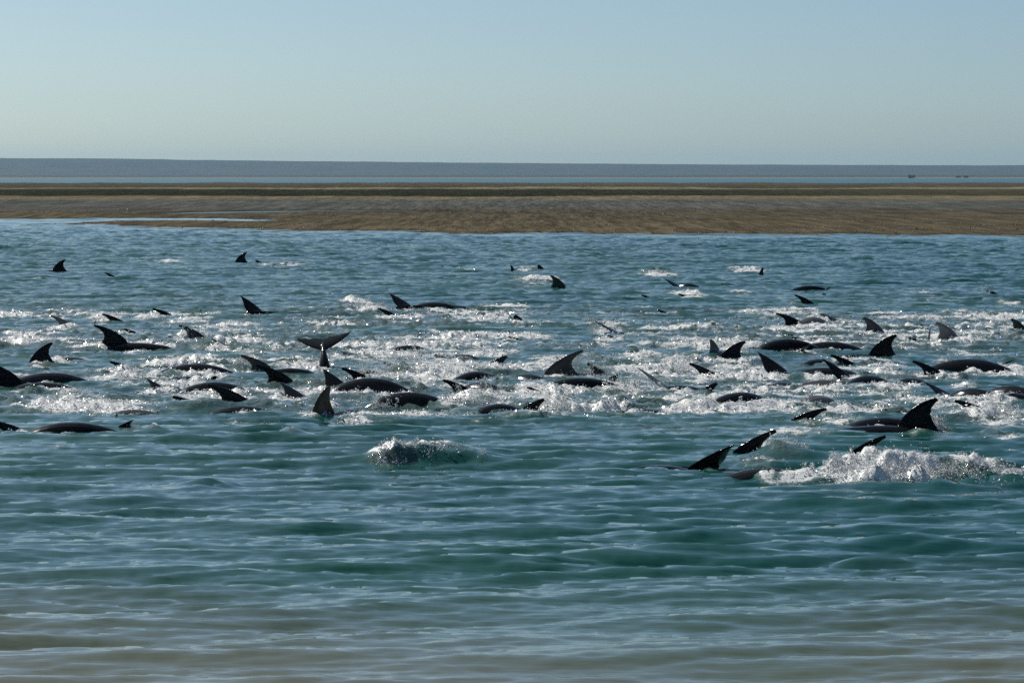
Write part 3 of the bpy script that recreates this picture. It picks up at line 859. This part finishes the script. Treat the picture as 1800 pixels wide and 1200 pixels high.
PART = {'fin': 1, 'fluke': 2, 'back': 0, 'tail': 2, 'flipper': 3}
def place(pose, x, y, h, face, label, kw):
    var = kw.get('var') or {'fin': random.choice(['falcate', 'raked', 'raked']), 'fluke': 'side',
           'back': 'bow' if kw.get('s', 1) >= .85 else 'deep_bow', 'tail': 'tail_up', 'flipper': 'falcate'}[pose]
    me, feat = VAR[var]
    sc = kw.get('s', (.88 if kw.get('w', 99) > 62 else .76) if pose == 'back' else 1.14 if pose == 'fluke' else 1.04) * random.uniform(.95, 1.05)
    roll = kw.get('roll', {'fin': random.uniform(-14, 14), 'fluke': random.uniform(52, 66), 'back': random.uniform(78, 98), 'tail': 0, 'flipper': 75}[pose])
    pit = kw.get('pitch', {'fin': random.uniform(0, 7), 'fluke': 19.5 + random.uniform(-1.5, 1.5), 'back': random.uniform(-3, 3), 'tail': 84, 'flipper': 0}[pose])   # + = head down
    yaw = kw.get('yaw', random.uniform(-18, 18))
    cx, cd = ground(x, y)
    hw = 1.0 * float(water(np.array([cx]), np.array([cd]), False)[0])
    hm = h * (1.0 if pose in ('back', 'tail') else 1.14) * cd / FPX + kw.get('lift', .012)
    tries = [(yaw, var, 1)]
    want = kw.get('w') and kw['w'] * 1.35
    if pose == 'back': hm *= .84
    if want and pose == 'back':
        tries = [(a * random.choice((-1, 1)), v, q) for v in ('bow', 'deep_bow') for a in (4, 12, 20, 30, 40, 48) for q in (1, .85, .7)]
    if pose == 'fluke' and 'roll' not in kw:
        roll = 180 - math.degrees(math.asin(min(.9, max(.25, .68 * hm / (.345 * sc)))))
    best = None
    hm0 = hm
    for yw, vr, q in tries:
        hm = hm0 * q
        me, feat = VAR[vr]
        R = Matrix.Rotation(math.radians(yw + (0 if face > 0 else 180)), 4, 'Z') @ Matrix.Rotation(math.radians(pit), 4, 'Y') @ Matrix.Rotation(math.radians(-roll), 4, 'X')
        if pose == 'tail':
            R = Matrix.Rotation(math.radians(yaw), 4, 'Y') @ Matrix.Rotation(math.radians(kw.get('lean', 12)), 4, 'X') @ Matrix.Rotation(math.radians(90), 4, 'Y') @ Matrix.Rotation(math.radians(kw.get('spin', 90)), 4, 'X')
        Rn = np.array(R.to_3x3()) * sc
        P = feat[PART[pose]] @ Rn.T
        dz = hw + hm - P[:, 2].max()
        above = P[P[:, 2] + dz > hw]
        if len(above) < 3: above = P[P[:, 2].argsort()[-4:]]
        err = abs(np.ptp(above[:, 0]) - (want or 0) * cd / FPX) + abs(yw) * .001 + (1 - q) * .15
        if best is None or err < best[0]: best = (err, me, R, dz, above)
    err, me, R, dz, above = best
    ox = cx - (above[:, 0].min() + above[:, 0].max()) / 2
    oy = cd - above[:, 1].mean()
    o = bpy.data.objects.new('dolphin', me)
    o.matrix_world = Matrix.Translation((ox, oy, dz)) @ R @ Matrix.Scale(sc, 4)
    C.objects.link(o)
    head = label.replace('wet grey', 'grey')
    for key, sk in SKINS.items():
        k = head.find(key)
        if 0 <= k < 14 and not (key == 'grey' and ' back just' in head and False):
            o.material_slots[0].link = 'OBJECT'; o.material_slots[0].material = sk
            break
    tag(o, label, 'dolphin', 'dolphins crowded in the shallow water')
for row in D: place(*row)

# ------------------------------------------------------------------ splashes and froth
def droplets(cx, cd, w, hgt, n, lean, seed, sheet=.5):
    """water thrown up in jets over a foamy foot"""
    r = np.random.default_rng(seed)
    nj = max(5, int(n / 40))
    jx = r.normal(0, .33, nj) * w; jv = np.abs(r.normal(.55, .3, nj)); ja = r.normal(lean, .35, nj)
    j = r.integers(0, nj, n); t = r.random(n) ** .8
    hh = hgt * jv[j]
    px = cx + jx[j] + ja[j] * hh * t * 1.2 + r.normal(0, .010, n) + r.normal(0, .05, n) * w * t
    pz = hh * (1 - (1 - t) ** 2) * 1.15 + np.abs(r.normal(0, .012, n))
    py = cd + r.normal(0, .16, n) * w + r.normal(0, .02, n)
    nf = int(n * sheet)
    fx = cx + r.normal(0, .36, nf) * w; fy = cd + r.normal(0, .25, nf) * w; fz = np.abs(r.normal(0, .22, nf)) * hgt * np.exp(-((fx - cx) / (w * .5)) ** 2)
    px, py, pz = np.concatenate([px, fx]), np.concatenate([py, fy]), np.concatenate([pz, fz])
    pz = pz + water(px, py, False) - .004
    s = np.exp(r.normal(-5.55, .45, len(px)))
    return np.stack([px, py, pz], 1), s

SPL = []
def spl(x, y, w, h, n, lean, label): SPL.append((x, y, w, h, n, lean, label))
spl(432, 645, 44, 30, 714, -.1, 'white burst of water at the fin left of centre with the thin back')
spl(558, 648, 26, 22, 260, -.3, 'white water pouring round the foot of the raised tail flukes')
spl(655, 662, 80, 46, 884, .1, 'tall loose spray of drops right of the raised tail flukes')
spl(760, 655, 130, 34, 1054, .2, 'wide scatter of spray in the middle of the pod')
spl(705, 655, 90, 26, 646, 0, 'spray over the low black back right of the raised tail')
spl(612, 541, 46, 16, 510, 0, 'white splash crest far back, left one of the pair beside a black tail')
spl(655, 548, 56, 20, 578, .2, 'white splash far back touching the black tail blade, right one of the pair')
spl(325, 598, 26, 24, 374, -.2, 'small burst of spray left of the grey fin on the left')
spl(1018, 660, 60, 46, 884, .4, 'veil of fine spray blowing off the tall grey fin')
spl(978, 722, 56, 42, 884, .3, 'white splash right of the broad leaning fin at the front of the pod')
spl(845, 715, 90, 38, 952, 0, 'foaming heap of water at the front middle of the pod')
spl(690, 815, 80, 11, 500, .2, 'white crumbling left shoulder of the lone wave in front of the pod')
spl(775, 812, 100, 9, 420, .1, 'drops flung up along the crest of the lone wave in front of the pod')
spl(1555, 848, 150, 13, 1500, .1, 'white breaking head of the big wave at the front right')
spl(1700, 849, 230, 10, 1400, 0, 'foaming crest right of the breaking head of the big wave')
spl(1478, 844, 70, 10, 782, -.2, 'low white spill at the left end of the big wave at the front right')
spl(1380, 800, 80, 22, 952, .2, 'splash of white water right of the black fin behind the nearest tail')
spl(1640, 756, 46, 34, 646, .2, 'white water washing behind the tallest fin on the right')
spl(1285, 622, 90, 26, 884, 0, 'glassy white heap behind the leaning fin with the thin body line')
spl(1195, 656, 90, 28, 782, .1, 'spray left of the dark broad fin in the white water')
spl(1115, 692, 80, 34, 782, 0, 'churned white water left of the pale tail blade')
spl(115, 472, 22, 14, 204, .4, 'small white splash behind the far fin at the upper left')
spl(940, 500, 60, 16, 510, 0, 'foamy splash beside the grey brown fin far back')
spl(1730, 518, 24, 16, 374, 0, 'lone white puff of spray far back on the right')
spl(1055, 580, 44, 26, 476, 0, 'splash at the thin curved tail right of centre')
spl(1320, 478, 50, 9, 340, 0, 'bright low foam burst by the thin upright far fin')
spl(1155, 485, 46, 10, 340, 0, 'pale foam hump with a tiny fin behind it')
spl(665, 720, 60, 26, 578, .1, 'spray falling over the shiny hump right of the brownish upright fin')
spl(230, 665, 50, 16, 442, 0, 'white clump of foam before the low black fin tip on the left')
spl(1770, 735, 90, 20, 646, 0, 'foam heap near the right edge in front of the low backs')

for i, (x, y, w, h, n, lean, label) in enumerate(SPL):
    cx, cd = ground(x, y)
    P, s = droplets(cx, cd, w * cd / FPX, h * cd / FPX, n, lean, 100 + i)
    V, Fc = octas(P - np.array([cx, cd, 0]), np.stack([s, s, s], 1))
    o = bpy.data.objects.new('splash', None); C.objects.link(o)
    o.location = (cx, cd, 0)
    tag(o, label, 'splash', 'splashes thrown up among the dolphins')
    c = link('water_drops', mesh_np('water_drops', V, Fc, False), MAT_FOAM); c.parent = o
    tag(c, kind='stuff')

def froth():
    n = 900000
    py = np.concatenate([rng.uniform(545, 745, n * 2 // 3), rng.uniform(455, 860, n // 3)])
    y = FPX * EYE / (py - HOR)
    x = rng.uniform(-.20, .20, n) * y
    b, p = foam_field(x, y)
    n1 = N1.get(N1.h, x, y); t1 = T1.get(T1.h, x * 1.3 + 3, y * 1.3)
    f = (.56 * b + .95 * p) * (1 + .2 * n1) + .36 * n1 * np.clip(np.maximum(b, p) + .1, 0, 1) + .22 * t1 * np.clip(np.maximum(b, p), 0, 1)
    k = rng.random(n) < np.clip((f - .50) / .9, 0, 1) ** 1.3 * .46
    x, y = x[k], y[k]
    if len(x) > 80000:
        q = rng.choice(len(x), 80000, replace=False); x, y = x[q], y[q]
    X, Y, z, _, _ = water(x, y)
    m = len(x)
    s = np.exp(rng.normal(-5.15, .5, m)) * np.clip(y / 38, .75, 1.7)
    V, Fc = octas(np.stack([X, Y, z + np.abs(rng.normal(0, .010, m))], 1), np.stack([s * 1.5, s, s * .7], 1))
    tag(link('sea_froth', mesh_np('sea_froth', V, Fc, False), MAT_FROTH), kind='stuff')
    print('froth', m)
froth()
